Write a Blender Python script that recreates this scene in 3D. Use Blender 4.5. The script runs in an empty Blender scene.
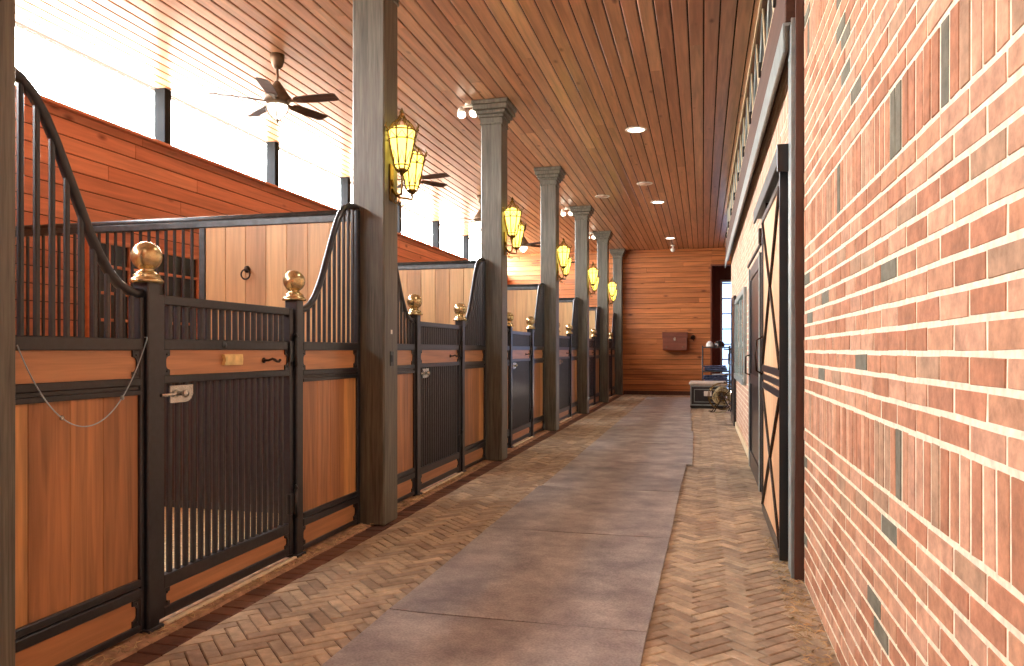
import bpy, math, random
from mathutils import Vector, Matrix
random.seed(11)
SC = bpy.context.scene
COL = SC.collection
PI = math.pi

# ------------------------------------------------------------------ helpers
def lin(c):
    out = []
    for v in c:
        v = v/255.0
        out.append(v/12.92 if v <= .04045 else ((v+.055)/1.055)**2.4)
    return (out[0], out[1], out[2], 1.0)

class MB:
    """collects shapes, builds ONE mesh object"""
    def __init__(s):
        s.v = []; s.f = []; s.sm = []; s.mi = []; s.cur = 0
    def add(s, vs, fs, smooth=False):
        b = len(s.v); s.v += [tuple(p) for p in vs]
        for f in fs:
            s.f.append(tuple(b+i for i in f)); s.sm.append(smooth); s.mi.append(s.cur)
    def box(s, x0, x1, y0, y1, z0, z1, b=0.0):
        if b <= 0:
            vs = [(x0,y0,z0),(x1,y0,z0),(x1,y1,z0),(x0,y1,z0),(x0,y0,z1),(x1,y0,z1),(x1,y1,z1),(x0,y1,z1)]
            s.add(vs, [(0,3,2,1),(4,5,6,7),(0,1,5,4),(1,2,6,5),(2,3,7,6),(3,0,4,7)]); return
        X=(x0,x1);Y=(y0,y1);Z=(z0,z1); vs=[];idx={}
        for i in (0,1):
            for j in (0,1):
                for k in (0,1):
                    sx=1 if i==0 else -1; sy=1 if j==0 else -1; sz=1 if k==0 else -1
                    for a,(dx,dy,dz) in enumerate(((0,b,b),(b,0,b),(b,b,0))):
                        idx[(i,j,k,a)]=len(vs); vs.append((X[i]+sx*dx, Y[j]+sy*dy, Z[k]+sz*dz))
        fs=[]
        for i in (0,1): fs.append([idx[(i,0,0,0)],idx[(i,1,0,0)],idx[(i,1,1,0)],idx[(i,0,1,0)]])
        for j in (0,1): fs.append([idx[(0,j,0,1)],idx[(1,j,0,1)],idx[(1,j,1,1)],idx[(0,j,1,1)]])
        for k in (0,1): fs.append([idx[(0,0,k,2)],idx[(1,0,k,2)],idx[(1,1,k,2)],idx[(0,1,k,2)]])
        for i in (0,1):
            for j in (0,1): fs.append([idx[(i,j,0,0)],idx[(i,j,1,0)],idx[(i,j,1,1)],idx[(i,j,0,1)]])
            for k in (0,1): fs.append([idx[(i,0,k,0)],idx[(i,1,k,0)],idx[(i,1,k,2)],idx[(i,0,k,2)]])
        for j in (0,1):
            for k in (0,1): fs.append([idx[(0,j,k,1)],idx[(1,j,k,1)],idx[(1,j,k,2)],idx[(0,j,k,2)]])
        for i in (0,1):
            for j in (0,1):
                for k in (0,1): fs.append([idx[(i,j,k,0)],idx[(i,j,k,1)],idx[(i,j,k,2)]])
        c=Vector(((x0+x1)/2,(y0+y1)/2,(z0+z1)/2)); out=[]
        for f in fs:
            p=[Vector(vs[q]) for q in f]; n=(p[1]-p[0]).cross(p[2]-p[0]); m=sum(p,Vector())/len(p)
            out.append(tuple(f) if n.dot(m-c)>0 else tuple(reversed(f)))
        s.add(vs,out)
    def tube(s, pts, r, n=10, caps=True, smooth=True):
        pts=[Vector(p) for p in pts]; N=len(pts)
        rs = r if isinstance(r,(list,tuple)) else [r]*N
        up=None; vs=[]; fs=[]
        for i in range(N):
            t=(pts[min(i+1,N-1)]-pts[max(i-1,0)]).normalized()
            if up is None:
                up = Vector((0,0,1)) if abs(t.z)<.9 else Vector((1,0,0))
            a=(up-t*up.dot(t)).normalized(); up=a; bb=t.cross(a)
            for k in range(n):
                th=2*PI*k/n; vs.append(pts[i]+(a*math.cos(th)+bb*math.sin(th))*rs[i])
        for i in range(N-1):
            for k in range(n):
                k2=(k+1)%n; fs.append((i*n+k,i*n+k2,(i+1)*n+k2,(i+1)*n+k))
        s.add(vs,fs,smooth)
        if caps:
            b=len(s.v)-len(vs)
            s.f.append(tuple(b+k for k in reversed(range(n)))); s.sm.append(False); s.mi.append(s.cur)
            s.f.append(tuple(b+(N-1)*n+k for k in range(n))); s.sm.append(False); s.mi.append(s.cur)
    def lathe(s, prof, c=(0,0,0), n=20, axis='z', smooth=True):
        vs=[];fs=[]
        for (r,h) in prof:
            for k in range(n):
                a=2*PI*k/n; p=(r*math.cos(a), r*math.sin(a), h)
                if axis=='x': p=(p[2],p[0],p[1])
                if axis=='y': p=(p[1],p[2],p[0])
                vs.append((p[0]+c[0],p[1]+c[1],p[2]+c[2]))
        for i in range(len(prof)-1):
            for k in range(n):
                k2=(k+1)%n; fs.append((i*n+k,i*n+k2,(i+1)*n+k2,(i+1)*n+k))
        s.add(vs,fs,smooth)
        b=len(s.v)-len(vs)
        if prof[0][0]>1e-5: s.f.append(tuple(b+k for k in reversed(range(n)))); s.sm.append(False); s.mi.append(s.cur)
        if prof[-1][0]>1e-5: s.f.append(tuple(b+(len(prof)-1)*n+k for k in range(n))); s.sm.append(False); s.mi.append(s.cur)
    def prism(s, poly, a0, a1, axis='x'):
        """poly in the two other axes, extruded along axis"""
        n=len(poly)
        ar=sum(poly[i][0]*poly[(i+1)%n][1]-poly[(i+1)%n][0]*poly[i][1] for i in range(n))
        if ar<0: poly=list(reversed(poly))
        def P(p,h):
            return {'x':(h,p[0],p[1]),'y':(p[1],h,p[0]),'z':(p[0],p[1],h)}[axis]
        vs=[P(p,a0) for p in poly]+[P(p,a1) for p in poly]
        fs=[tuple(reversed(range(n))), tuple(range(n,2*n))]
        for i in range(n):
            j=(i+1)%n; fs.append((i,j,n+j,n+i))
        s.add(vs,fs)
    def mat4(s, M, start=0):
        for i in range(start,len(s.v)): s.v[i]=tuple(M@Vector(s.v[i]))
    def build(s, name, mats, parent=None, loc=None):
        me=bpy.data.meshes.new(name); me.from_pydata(s.v,[],s.f)
        if not isinstance(mats,(list,tuple)): mats=[mats]
        for m in mats: me.materials.append(m)
        me.polygons.foreach_set('use_smooth', s.sm)
        me.polygons.foreach_set('material_index', s.mi)
        me.update()
        o=bpy.data.objects.new(name,me); COL.objects.link(o)
        if parent is not None: o.parent=parent
        if loc is not None: o.location=loc
        return o

def thing(name,label,cat,loc=(0,0,0),rotz=0,group=None):
    o=bpy.data.objects.new(name,None); COL.objects.link(o)
    o.empty_display_size=.1; o.location=loc; o.rotation_euler=(0,0,rotz)
    o['label']=label; o['category']=cat
    if group: o['group']=group
    return o
def tag(o,label,cat,group=None):
    o['label']=label; o['category']=cat
    if group: o['group']=group
    return o
def struct(o): o['kind']='structure'; return o
def copy_tree(o,parent=None):
    c=o.copy(); COL.objects.link(c)
    if parent is not None: c.parent=parent
    for ch in list(o.children): copy_tree(ch,c)
    return c

# ------------------------------------------------------------------ materials
def nodes(name):
    m=bpy.data.materials.new(name); m.use_nodes=True; nt=m.node_tree
    return m,nt,nt.nodes['Principled BSDF']
def N(nt,t,**kw):
    n=nt.nodes.new(t)
    for k,v in kw.items(): setattr(n,k,v)
    return n
def ramp(nt,fac,stops,interp='LINEAR'):
    r=N(nt,'ShaderNodeValToRGB'); r.color_ramp.interpolation=interp
    e=r.color_ramp.elements
    e[0].position=stops[0][0]; e[0].color=stops[0][1]
    e[1].position=stops[-1][0]; e[1].color=stops[-1][1]
    for p,c in stops[1:-1]:
        x=e.new(p); x.color=c
    nt.links.new(fac,r.inputs[0]); return r
def mixc(nt,fac,a,b,mode='MIX'):
    m=N(nt,'ShaderNodeMix',data_type='RGBA',blend_type=mode)
    for s,v in ((0,fac),(6,a),(7,b)):
        if hasattr(v,'links') or hasattr(v,'is_linked'): nt.links.new(v,m.inputs[s])
        else: m.inputs[s].default_value=v
    return m.outputs[2]

def plain(name,rgb,rough=.5,metal=0.0,var=.12,scale=8,bump=0.0,spec=.5,coat=0):
    m,nt,b=nodes(name); c=lin(rgb)
    tc=N(nt,'ShaderNodeTexCoord'); no=N(nt,'ShaderNodeTexNoise'); no.inputs['Scale'].default_value=scale; no.inputs['Detail'].default_value=5
    nt.links.new(tc.outputs['Object'],no.inputs['Vector'])
    d=tuple(max(0,x*(1-var*2)) for x in c[:3])+(1,); e=tuple(min(1,x*(1+var*2)) for x in c[:3])+(1,)
    r=ramp(nt,no.outputs['Fac'],[(.3,d),(.7,e)]); nt.links.new(r.outputs[0],b.inputs['Base Color'])
    b.inputs['Roughness'].default_value=rough; b.inputs['Metallic'].default_value=metal
    b.inputs['Specular IOR Level'].default_value=spec
    if coat: b.inputs['Coat Weight'].default_value=coat; b.inputs['Coat Roughness'].default_value=.15
    if bump:
        bp=N(nt,'ShaderNodeBump'); bp.inputs['Strength'].default_value=bump; bp.inputs['Distance'].default_value=.01
        nt.links.new(no.outputs['Fac'],bp.inputs['Height']); nt.links.new(bp.outputs[0],b.inputs['Normal'])
    return m

def wood(name,cols,axis='z',rough=.4,knots=0.0,knotcol=(60,28,14),fine=60,stretch=.06,grain=.35,spec=.5,islands=True,bump=.15,coat=0):
    """boards as mesh islands: each island gets its own tone, grain runs along axis"""
    m,nt,b=nodes(name)
    geo=N(nt,'ShaderNodeNewGeometry'); tc=N(nt,'ShaderNodeTexCoord')
    rnd=geo.outputs['Random Per Island']
    off=N(nt,'ShaderNodeVectorMath',operation='SCALE'); off.inputs[0].default_value=(7.3,11.1,5.7)
    nt.links.new(rnd,off.inputs['Scale'])
    av=N(nt,'ShaderNodeVectorMath',operation='ADD'); nt.links.new(tc.outputs['Object'],av.inputs[0]); nt.links.new(off.outputs[0],av.inputs[1])
    mp=N(nt,'ShaderNodeMapping'); nt.links.new(av.outputs[0],mp.inputs['Vector'])
    sc=[1,1,1]; sc['xyz'.index(axis)]=stretch; mp.inputs['Scale'].default_value=sc
    n1=N(nt,'ShaderNodeTexNoise'); n1.inputs['Scale'].default_value=fine; n1.inputs['Detail'].default_value=4; n1.inputs['Distortion'].default_value=.6
    n2=N(nt,'ShaderNodeTexNoise'); n2.inputs['Scale'].default_value=fine*.22; n2.inputs['Detail'].default_value=3; n2.inputs['Distortion'].default_value=1.2
    for n in (n1,n2): nt.links.new(mp.outputs[0],n.inputs['Vector'])
    k=len(cols); stops=[(i/(k-1) if k>1 else 0,lin(c)) for i,c in enumerate(cols)]
    base=ramp(nt,rnd,stops) if islands else ramp(nt,n2.outputs['Fac'],stops)
    g=N(nt,'ShaderNodeMath',operation='ADD'); nt.links.new(n1.outputs['Fac'],g.inputs[0]); nt.links.new(n2.outputs['Fac'],g.inputs[1])
    lo=1-grain; hi=1+grain
    gr=N(nt,'ShaderNodeMapRange'); nt.links.new(g.outputs[0],gr.inputs[0])
    gr.inputs[1].default_value=.7; gr.inputs[2].default_value=1.3; gr.inputs[3].default_value=lo; gr.inputs[4].default_value=hi
    col=N(nt,'ShaderNodeVectorMath',operation='SCALE'); nt.links.new(base.outputs[0],col.inputs[0]); nt.links.new(gr.outputs[0],col.inputs['Scale'])
    c=col.outputs[0]
    if knots>0:
        vo=N(nt,'ShaderNodeTexVoronoi'); vo.inputs['Scale'].default_value=knots
        mk=N(nt,'ShaderNodeMapping'); s2=[1,1,1]; s2['xyz'.index(axis)]=.45; mk.inputs['Scale'].default_value=s2
        nt.links.new(av.outputs[0],mk.inputs['Vector']); nt.links.new(mk.outputs[0],vo.inputs['Vector'])
        kr=N(nt,'ShaderNodeMapRange'); nt.links.new(vo.outputs['Distance'],kr.inputs[0])
        kr.inputs[1].default_value=.04; kr.inputs[2].default_value=.13; kr.inputs[3].default_value=.85; kr.inputs[4].default_value=0
        c=mixc(nt,kr.outputs[0],c,lin(knotcol))
    nt.links.new(c,b.inputs['Base Color'])
    b.inputs['Roughness'].default_value=rough; b.inputs['Specular IOR Level'].default_value=spec
    if coat: b.inputs['Coat Weight'].default_value=coat; b.inputs['Coat Roughness'].default_value=.2
    bp=N(nt,'ShaderNodeBump'); bp.inputs['Strength'].default_value=bump; bp.inputs['Distance'].default_value=.004
    nt.links.new(n1.outputs['Fac'],bp.inputs['Height']); nt.links.new(bp.outputs[0],b.inputs['Normal'])
    return m

def islands(name,stops,rough=.85,var=.3,scale=14,bump=.3,spec=.3,interp='CONSTANT',dirt=None):
    """bricks / pavers: colour per brick by mesh island"""
    m,nt,b=nodes(name)
    geo=N(nt,'ShaderNodeNewGeometry'); tc=N(nt,'ShaderNodeTexCoord')
    base=ramp(nt,geo.outputs['Random Per Island'],[(p,lin(c)) for p,c in stops],interp)
    no=N(nt,'ShaderNodeTexNoise'); no.inputs['Scale'].default_value=scale; no.inputs['Detail'].default_value=6; no.inputs['Roughness'].default_value=.65
    nt.links.new(tc.outputs['Object'],no.inputs['Vector'])
    mr=N(nt,'ShaderNodeMapRange'); nt.links.new(no.outputs['Fac'],mr.inputs[0])
    mr.inputs[1].default_value=.3; mr.inputs[2].default_value=.7; mr.inputs[3].default_value=1-var; mr.inputs[4].default_value=1+var
    s=N(nt,'ShaderNodeVectorMath',operation='SCALE'); nt.links.new(base.outputs[0],s.inputs[0]); nt.links.new(mr.outputs[0],s.inputs['Scale'])
    c=s.outputs[0]
    if dirt:
        n3=N(nt,'ShaderNodeTexNoise'); n3.inputs['Scale'].default_value=1.7; n3.inputs['Detail'].default_value=8; n3.inputs['Roughness'].default_value=.7
        nt.links.new(tc.outputs['Object'],n3.inputs['Vector'])
        k=N(nt,'ShaderNodeMapRange'); nt.links.new(n3.outputs['Fac'],k.inputs[0]); k.inputs[1].default_value=.48; k.inputs[2].default_value=.68; k.inputs[3].default_value=0; k.inputs[4].default_value=.7
        c=mixc(nt,k.outputs[0],c,lin(dirt))
    nt.links.new(c,b.inputs['Base Color']); b.inputs['Roughness'].default_value=rough; b.inputs['Specular IOR Level'].default_value=spec
    bp=N(nt,'ShaderNodeBump'); bp.inputs['Strength'].default_value=bump; bp.inputs['Distance'].default_value=.01
    nt.links.new(no.outputs['Fac'],bp.inputs['Height']); nt.links.new(bp.outputs[0],b.inputs['Normal'])
    return m

def emit(name,rgb,strength):
    m=bpy.data.materials.new(name); m.use_nodes=True; nt=m.node_tree; nt.nodes.clear()
    o=N(nt,'ShaderNodeOutputMaterial'); e=N(nt,'ShaderNodeEmission'); e.inputs[0].default_value=lin(rgb); e.inputs[1].default_value=strength
    nt.links.new(e.outputs[0],o.inputs[0]); return m

M={}
M['ceil']=wood('ceiling_pine',[(176,126,94),(198,150,116),(186,138,106),(212,168,130),(164,116,88)],'y',rough=.28,knots=4.0,knotcol=(104,60,42),fine=24,grain=.3,spec=.55,bump=.08)
M['ceilback']=plain('ceiling_backing',(34,18,12),.9)
M['leftwall']=wood('red_pine_wall',[(206,134,100),(196,124,92),(214,144,110)],'y',rough=.5,knots=3.0,knotcol=(110,45,25),fine=22,grain=.2)
M['backwall']=wood('orange_pine_wall',[(186,112,60),(172,102,52),(196,122,68)],'x',rough=.42,knots=2.6,knotcol=(84,36,16),fine=22,grain=.35)
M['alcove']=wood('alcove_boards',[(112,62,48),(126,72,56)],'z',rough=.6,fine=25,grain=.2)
M['post']=wood('grey_stained_oak',[(84,82,72),(102,98,86)],'z',rough=.42,fine=90,stretch=.05,grain=.42,islands=False,bump=.4)
M['panel']=wood('stall_panel_teak',[(186,130,80),(206,152,94),(142,92,58),(194,136,84),(162,108,68)],'z',rough=.33,fine=32,stretch=.06,grain=.4,coat=.15)
M['panelh']=wood('stall_board_teak',[(190,136,92),(182,126,84)],'y',rough=.33,fine=45,stretch=.05,grain=.22,coat=.15)
M['part']=wood('partition_oak',[(196,152,104),(212,172,120),(182,138,94),(222,184,130),(170,126,86)],'z',rough=.4,fine=40,stretch=.05,grain=.2)
M['lining']=wood('dark_stall_lining',[(66,54,50),(58,48,44),(74,60,54)],'z',rough=.6,fine=40,grain=.3)
M['metal']=plain('black_painted_steel',(32,32,37),.34,.0,.15,30,.08,.5,coat=.2)
M['mull']=plain('dark_window_mullion',(20,23,26),.8,0,.1,10,0,.1)
M['metal2']=plain('grey_steel_rail',(70,74,76),.4,.3,.15,20,.05)
M['brass']=plain('aged_brass',(206,186,140),.27,.9,.12,30)
M['plate']=plain('brass_nameplate',(232,204,140),.45,.3,.1,20)
M['silver']=plain('polished_latch',(206,204,196),.25,.9,.1,20)
M['rust']=plain('dark_iron',(52,36,26),.5,.6,.2,30)
M['curb']=plain('sandy_concrete',(172,134,104),.8,0,.22,14,.4,.3)
M['mat']=None
M['mortar']=plain('cream_mortar',(240,226,200),.9,0,.1,30,.3,.2)
M['grout']=plain('paver_grout',(84,60,44),.95,0,.25,30,.3,.2)
M['brick']=islands('red_brick',[(0,(194,144,112)),(.16,(184,128,98)),(.32,(202,154,124)),(.5,(174,120,90)),(.64,(194,148,120)),(.78,(188,134,102)),(.9,(176,140,112)),(.955,(116,112,96))],rough=.8,var=.32,scale=16,bump=.25)
M['brick_bright']=islands('brick_overexposed',[(0,(214,176,150)),(.3,(206,162,136)),(.6,(218,182,158)),(1,(210,168,142))],rough=.7,var=.12,scale=10,bump=.15)  # same brick paled: overexposure and sheen put into the colour
M['paver']=islands('clay_paver',[(0,(186,164,136)),(.2,(170,148,124)),(.4,(198,176,146)),(.6,(158,138,116)),(.8,(178,158,132)),(1,(150,130,110))],rough=.5,var=.3,scale=11,bump=.5,spec=.4,dirt=(118,98,80))
M['edge']=islands('edging_brick',[(0,(104,70,56)),(.3,(88,60,50)),(.6,(116,80,62)),(1,(96,66,52))],rough=.7,var=.3,scale=12,bump=.4,dirt=(120,84,62))
M['shav']=plain('pine_shavings',(222,204,164),.9,0,.22,40,.8,.2)
M['cream']=plain('cream_paint',(232,214,178),.5,0,.06,10)
M['bwood']=wood('dark_brown_timber',[(92,58,38),(80,50,34)],'y',rough=.6,fine=40,grain=.3)
M['bwoodz']=wood('dark_brown_jamb',[(86,54,40),(76,46,36)],'z',rough=.55,fine=40,grain=.3)
M['pale']=wood('pale_pine_door',[(228,178,132),(236,188,144),(220,168,122)],'z',rough=.45,fine=40,stretch=.05,grain=.12)
M['teal']=plain('grey_green_steel',(150,160,158),.4,.2,.1,12)
M['dark']=plain('dark_void_board',(48,42,34),.8,0,.3,6)
M['black']=plain('black_gloss',(24,24,26),.28,0,.1,10,0,.5,coat=.3)
M['white']=plain('white_enamel',(236,232,222),.45,0,.04,10)
M['bulbwhite']=emit('lit_white_glass',(255,244,226),3)
M['can']=emit('lit_downlight',(255,240,214),7)
M['dim']=plain('unlit_cover',(214,180,160),.5,0,.05,10)
M['lanternglass']=emit('lit_amber_glass',(255,222,96),3.6)
M['bronze']=plain('bronze_gold',(120,92,44),.35,.85,.2,40)
M['bladew']=wood('fan_blade_walnut',[(84,62,50),(92,68,56)],'x',rough=.75,fine=40,grain=.3)
M['motor']=plain('fan_bronze',(104,84,64),.5,.4,.15,20)
M['winglow']=emit('x',(255,255,255),1)
M['box']=wood('mahogany_box',[(122,66,46),(112,60,42)],'x',rough=.4,fine=40,grain=.25)
M['trunk']=plain('navy_trunk',(46,44,48),.4,0,.1,10)
M['cushion']=plain('cream_vinyl',(206,192,178),.5,0,.05,20)
M['blueclo']=plain('blue_grey_cloth',(84,92,118),.9,0,.25,18,.5,.1)
M['whiteclo']=plain('white_towel',(214,218,222),.9,0,.08,18,.5,.1)
M['hose']=plain('beige_hose',(176,162,124),.6,0,.2,12,.1)
M['straw']=plain('straw',(188,160,118),.8,0,.3,12)
M['redbrown']=plain('rusty_pipe',(110,70,54),.5,.3,.2,12)

def rubber():
    m,nt,b=nodes('worn_rubber_mat'); tc=N(nt,'ShaderNodeTexCoord'); oi=N(nt,'ShaderNodeObjectInfo')
    off=N(nt,'ShaderNodeVectorMath',operation='SCALE'); off.inputs[0].default_value=(31,17,9); nt.links.new(oi.outputs['Random'],off.inputs['Scale'])
    av=N(nt,'ShaderNodeVectorMath',operation='ADD'); nt.links.new(tc.outputs['Object'],av.inputs[0]); nt.links.new(off.outputs[0],av.inputs[1])
    a=N(nt,'ShaderNodeTexNoise'); a.inputs['Scale'].default_value=3; a.inputs['Detail'].default_value=9; a.inputs['Roughness'].default_value=.62
    f=N(nt,'ShaderNodeTexNoise'); f.inputs['Scale'].default_value=90; f.inputs['Detail'].default_value=4
    for n in (a,f): nt.links.new(av.outputs[0],n.inputs['Vector'])
    r=ramp(nt,a.outputs['Fac'],[(.3,lin((128,122,124))),(.5,lin((162,155,152))),(.7,lin((196,190,182)))])
    r2=ramp(nt,f.outputs['Fac'],[(.35,(.8,.8,.8,1)),(.65,(1.12,1.12,1.12,1))])
    c=mixc(nt,1.0,r.outputs[0],r2.outputs[0],'MULTIPLY'); nt.links.new(c,b.inputs['Base Color'])
    b.inputs['Roughness'].default_value=.52; b.inputs['Specular IOR Level'].default_value=.45
    bp=N(nt,'ShaderNodeBump'); bp.inputs['Strength'].default_value=.25; bp.inputs['Distance'].default_value=.006
    nt.links.new(f.outputs['Fac'],bp.inputs['Height']); nt.links.new(bp.outputs[0],b.inputs['Normal'])
    return m
M['mat']=rubber()
def glass(name,tint=(255,255,255)):
    m=bpy.data.materials.new(name); m.use_nodes=True; nt=m.node_tree; nt.nodes.clear()
    o=N(nt,'ShaderNodeOutputMaterial'); t=N(nt,'ShaderNodeBsdfTransparent'); g=N(nt,'ShaderNodeBsdfGlossy'); g.inputs['Roughness'].default_value=.03
    t.inputs[0].default_value=lin(tint)
    lw=N(nt,'ShaderNodeLayerWeight'); lw.inputs[0].default_value=.5; pw=N(nt,'ShaderNodeMath',operation='POWER'); pw.inputs[1].default_value=4; nt.links.new(lw.outputs['Facing'],pw.inputs[0]); fr=N(nt,'ShaderNodeMath',operation='MULTIPLY'); fr.inputs[1].default_value=.3; nt.links.new(pw.outputs[0],fr.inputs[0]); mx=N(nt,'ShaderNodeMixShader')
    nt.links.new(fr.outputs[0],mx.inputs[0]); nt.links.new(t.outputs[0],mx.inputs[1]); nt.links.new(g.outputs[0],mx.inputs[2]); nt.links.new(mx.outputs[0],o.inputs[0])
    return m
M['glass']=glass('window_glass')
M['dimglass']=glass('sky_dimming_glass',(112,126,144))  # bluish tint added to dim the sky seen through the end door
M['greenglass']=plain('grey_green_glass',(150,160,150),.1,0,.1,3,0,.8)

# ------------------------------------------------------------------ layout constants
H=4.57                 # ceiling
XL=-6.35; XR=.595      # side walls
XP=-2.465              # aisle face of the timber posts
PW=.28                 # post width
PY=[2.008]+[1.97+3.66*k for k in range(1,7)]     # front faces of the posts, first one stands beside the camera
YB=24.25               # end wall
Y0=-2.6                # open barn end behind the camera
XF=-2.67               # aisle face of the stall fronts
SILL=3.88

# ------------------------------------------------------------------ floor: herringbone pavers
def clip(poly,x0,x1,y0,y1):
    for (ax,lim,sg) in ((0,x0,1),(0,x1,-1),(1,y0,1),(1,y1,-1)):
        out=[]
        for i in range(len(poly)):
            a=poly[i]; b=poly[(i+1)%len(poly)]
            da=(a[ax]-lim)*sg; db=(b[ax]-lim)*sg
            if da>=0: out.append(a)
            if (da>=0)!=(db>=0):
                t=da/(da-db); out.append((a[0]+(b[0]-a[0])*t,a[1]+(b[1]-a[1])*t))
        poly=out
        if len(poly)<3: return None
    return poly
def pavers(mb,x0,x1,y0,y1,w=.072,gap=.006,ox=-.015):
    r=math.sqrt(.5); n=int((x1-x0+y1-y0)/w*.8)+8
    cx,cy=(x0+x1)/2+ox,(y0+y1)/2
    for i in range(-n,n):
        for j in range(-n,n):
            if abs((i-j+1)*w*r)>(x1-x0)/2+.3 or abs((i+j)*w*r)>(y1-y0)/2+.3: continue
            k=(i-j)%6
            if k==0: rc=(i,j,i+3,j+1)
            elif k==5: rc=(i,j,i+1,j+3)
            else: continue
            mx=(rc[0]+rc[2])/2*w; my=(rc[1]+rc[3])/2*w
            X=(mx-my)*r+cx; Y=(mx+my)*r+cy
            if X<x0-.2 or X>x1+.2 or Y<y0-.2 or Y>y1+.2: continue
            hw=(rc[2]-rc[0])*w/2-gap/2; hh=(rc[3]-rc[1])*w/2-gap/2
            dz=random.uniform(-.0025,.0025); tl=random.uniform(-.012,.012); th=PI/4+random.uniform(-.012,.012)
            c,s_=math.cos(th),math.sin(th)
            def q(g):
                return [(X+a*c-b*s_, Y+a*s_+b*c) for a,b in ((-hw+g,-hh+g),(hw-g,-hh+g),(hw-g,hh-g),(-hw+g,hh-g))]
            p=q(0)
            inside=all(x0<a<x1 and y0<b<y1 for a,b in p)
            tilt=lambda a,b: (a-X)*tl+(b-Y)*tl*.6
            if inside:
                t=q(.005)
                vs=[(a,b,-.012) for a,b in p]+[(a,b,-.003+dz+tilt(a,b)) for a,b in p]+[(a,b,.001+dz+tilt(a,b)) for a,b in t]
                mb.add(vs,[(0,1,5,4),(1,2,6,5),(2,3,7,6),(3,0,4,7),(4,5,9,8),(5,6,10,9),(6,7,11,10),(7,4,8,11),(8,9,10,11)])
            else:
                pc=clip(p,x0,x1,y0,y1)
                if pc:
                    m_=len(pc); vs=[(a,b,-.012) for a,b in pc]+[(a,b,dz+tilt(a,b)) for a,b in pc]
                    mb.add(vs,[tuple(range(m_,2*m_))]+[(u,(u+1)%m_,m_+(u+1)%m_,m_+u) for u in range(m_)])
mb=MB()
pavers(mb,-2.42,XR,Y0,17.3); pavers(mb,-2.42,1.6,17.3,YB+.05)
mb.cur=1; mb.box(-2.72,1.75,Y0-.3,26.2,-.16,-.009)
struct(mb.build('floor',[M['paver'],M['grout']]))
mb=MB(); y=Y0
while y<YB:
    mb.box(-2.57,-2.425,y+.003,y+.103,-.012,random.uniform(-.001,.004),.004); y+=.108
struct(mb.build('trim_1',M['edge']))
# sandy kerb under the stall fronts (slightly crumbled outer edge)
mb=MB(); n=240
vs=[];fs=[]
for i in range(n+1):
    yy=Y0+(YB-Y0)*i/n; xo=-2.572+random.uniform(-.014,.010)
    vs+=[(-2.80,yy,.012),(-2.66,yy,.014+random.uniform(-.003,.003)),(xo-.02,yy,.010+random.uniform(-.004,.003)),(xo,yy,-.012)]
for i in range(n):
    for k in range(3): fs.append((4*i+k,4*i+k+1,4*i+k+5,4*i+k+4))
fs=[tuple(reversed(f)) for f in fs]
mb.add(vs,fs); struct(mb.build('trim_2',M['curb']))
# stall bedding
mb=MB(); nx,ny=14,110; vs=[];fs=[]
for i in range(nx+1):
    for j in range(ny+1):
        vs.append((XL+( -2.74-XL)*i/nx, Y0+(YB-Y0)*j/ny, .0+random.uniform(0,.035)*(1 if 0<i<nx else .2)))
for i in range(nx):
    for j in range(ny):
        a=i*(ny+1)+j; fs.append((a,a+ny+1,a+ny+2,a+1))
mb.add(vs,fs); o=mb.build('wood_shavings',M['shav'])
tag(o,'pale wood shavings bedding spread over the stall floors behind the gates','bedding'); o['kind']='stuff'
mb=MB(); mb.box(XL-.1,-2.72,Y0-.3,YB+.2,-.16,-.002); struct(mb.build('floor',M['curb']))

# ------------------------------------------------------------------ ceiling boards
mb=MB(); x=XL-.05; g=.014; pitch=.149
while x<1.75:
    a,b_=x+g/2,x+pitch-g/2
    ys=[Y0-.3]; yy=Y0+random.uniform(.5,7)
    while yy<YB+.1: ys.append(yy); yy+=random.uniform(4.5,8)
    ys.append(YB+.15)
    for y0,y1 in zip(ys[:-1],ys[1:]):
        y0+=.001;y1-=.001; c=.007
        vs=[]
        for yv in (y0,y1): vs+=[(a,yv,H+.02),(a,yv,H+.006),(a+c,yv,H),(b_-c,yv,H),(b_,yv,H+.006),(b_,yv,H+.02)]
        fs=[(k,k+1,k+7,k+6) for k in range(5)]+[(5,4,3,2,1,0),(6,7,8,9,10,11)]
        fs=[tuple(reversed(f)) for f in fs]
        mb.add(vs,fs)
    x+=pitch
mb.cur=1; mb.box(XL-.2,1.8,Y0-.3,26.2,H+.018,H+.12)
struct(mb.build('ceiling',[M['ceil'],M['ceilback']]))

# ------------------------------------------------------------------ left wall: boards, clerestory windows
def hboards(mb,axis,a0,a1,face,z0,z1,pitch,inward,seg=(2.4,4.6),th=.02):
    """horizontal boards; axis 'y': wall along Y with face at X=face ; axis 'x': wall along X with face at Y=face"""
    z=z0; g=.010
    while z<z1-.01:
        zt=min(z+pitch,z1); ps=[a0]; q=a0+random.uniform(.6,seg[1])
        while q<a1-.3: ps.append(q); q+=random.uniform(*seg)
        ps.append(a1)
        for p0,p1 in zip(ps[:-1],ps[1:]):
            f0,f1=(face-th,face) if inward>0 else (face,face+th)
            if axis=='y': mb.box(f0,f1,p0+.001,p1-.001,z+g/2,zt-g/2,.004)
            else: mb.box(p0+.001,p1-.001,f0,f1,z+g/2,zt-g/2,.004)
        z=zt
mb=MB(); hboards(mb,'y',Y0-.3,YB+.1,XL,0,SILL,.172,1)
mb.cur=1; mb.box(XL-.2,XL-.018,Y0-.3,YB+.1,-.1,SILL-.01)
struct(mb.build('wall_left',[M['leftwall'],M['ceilback']]))
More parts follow.
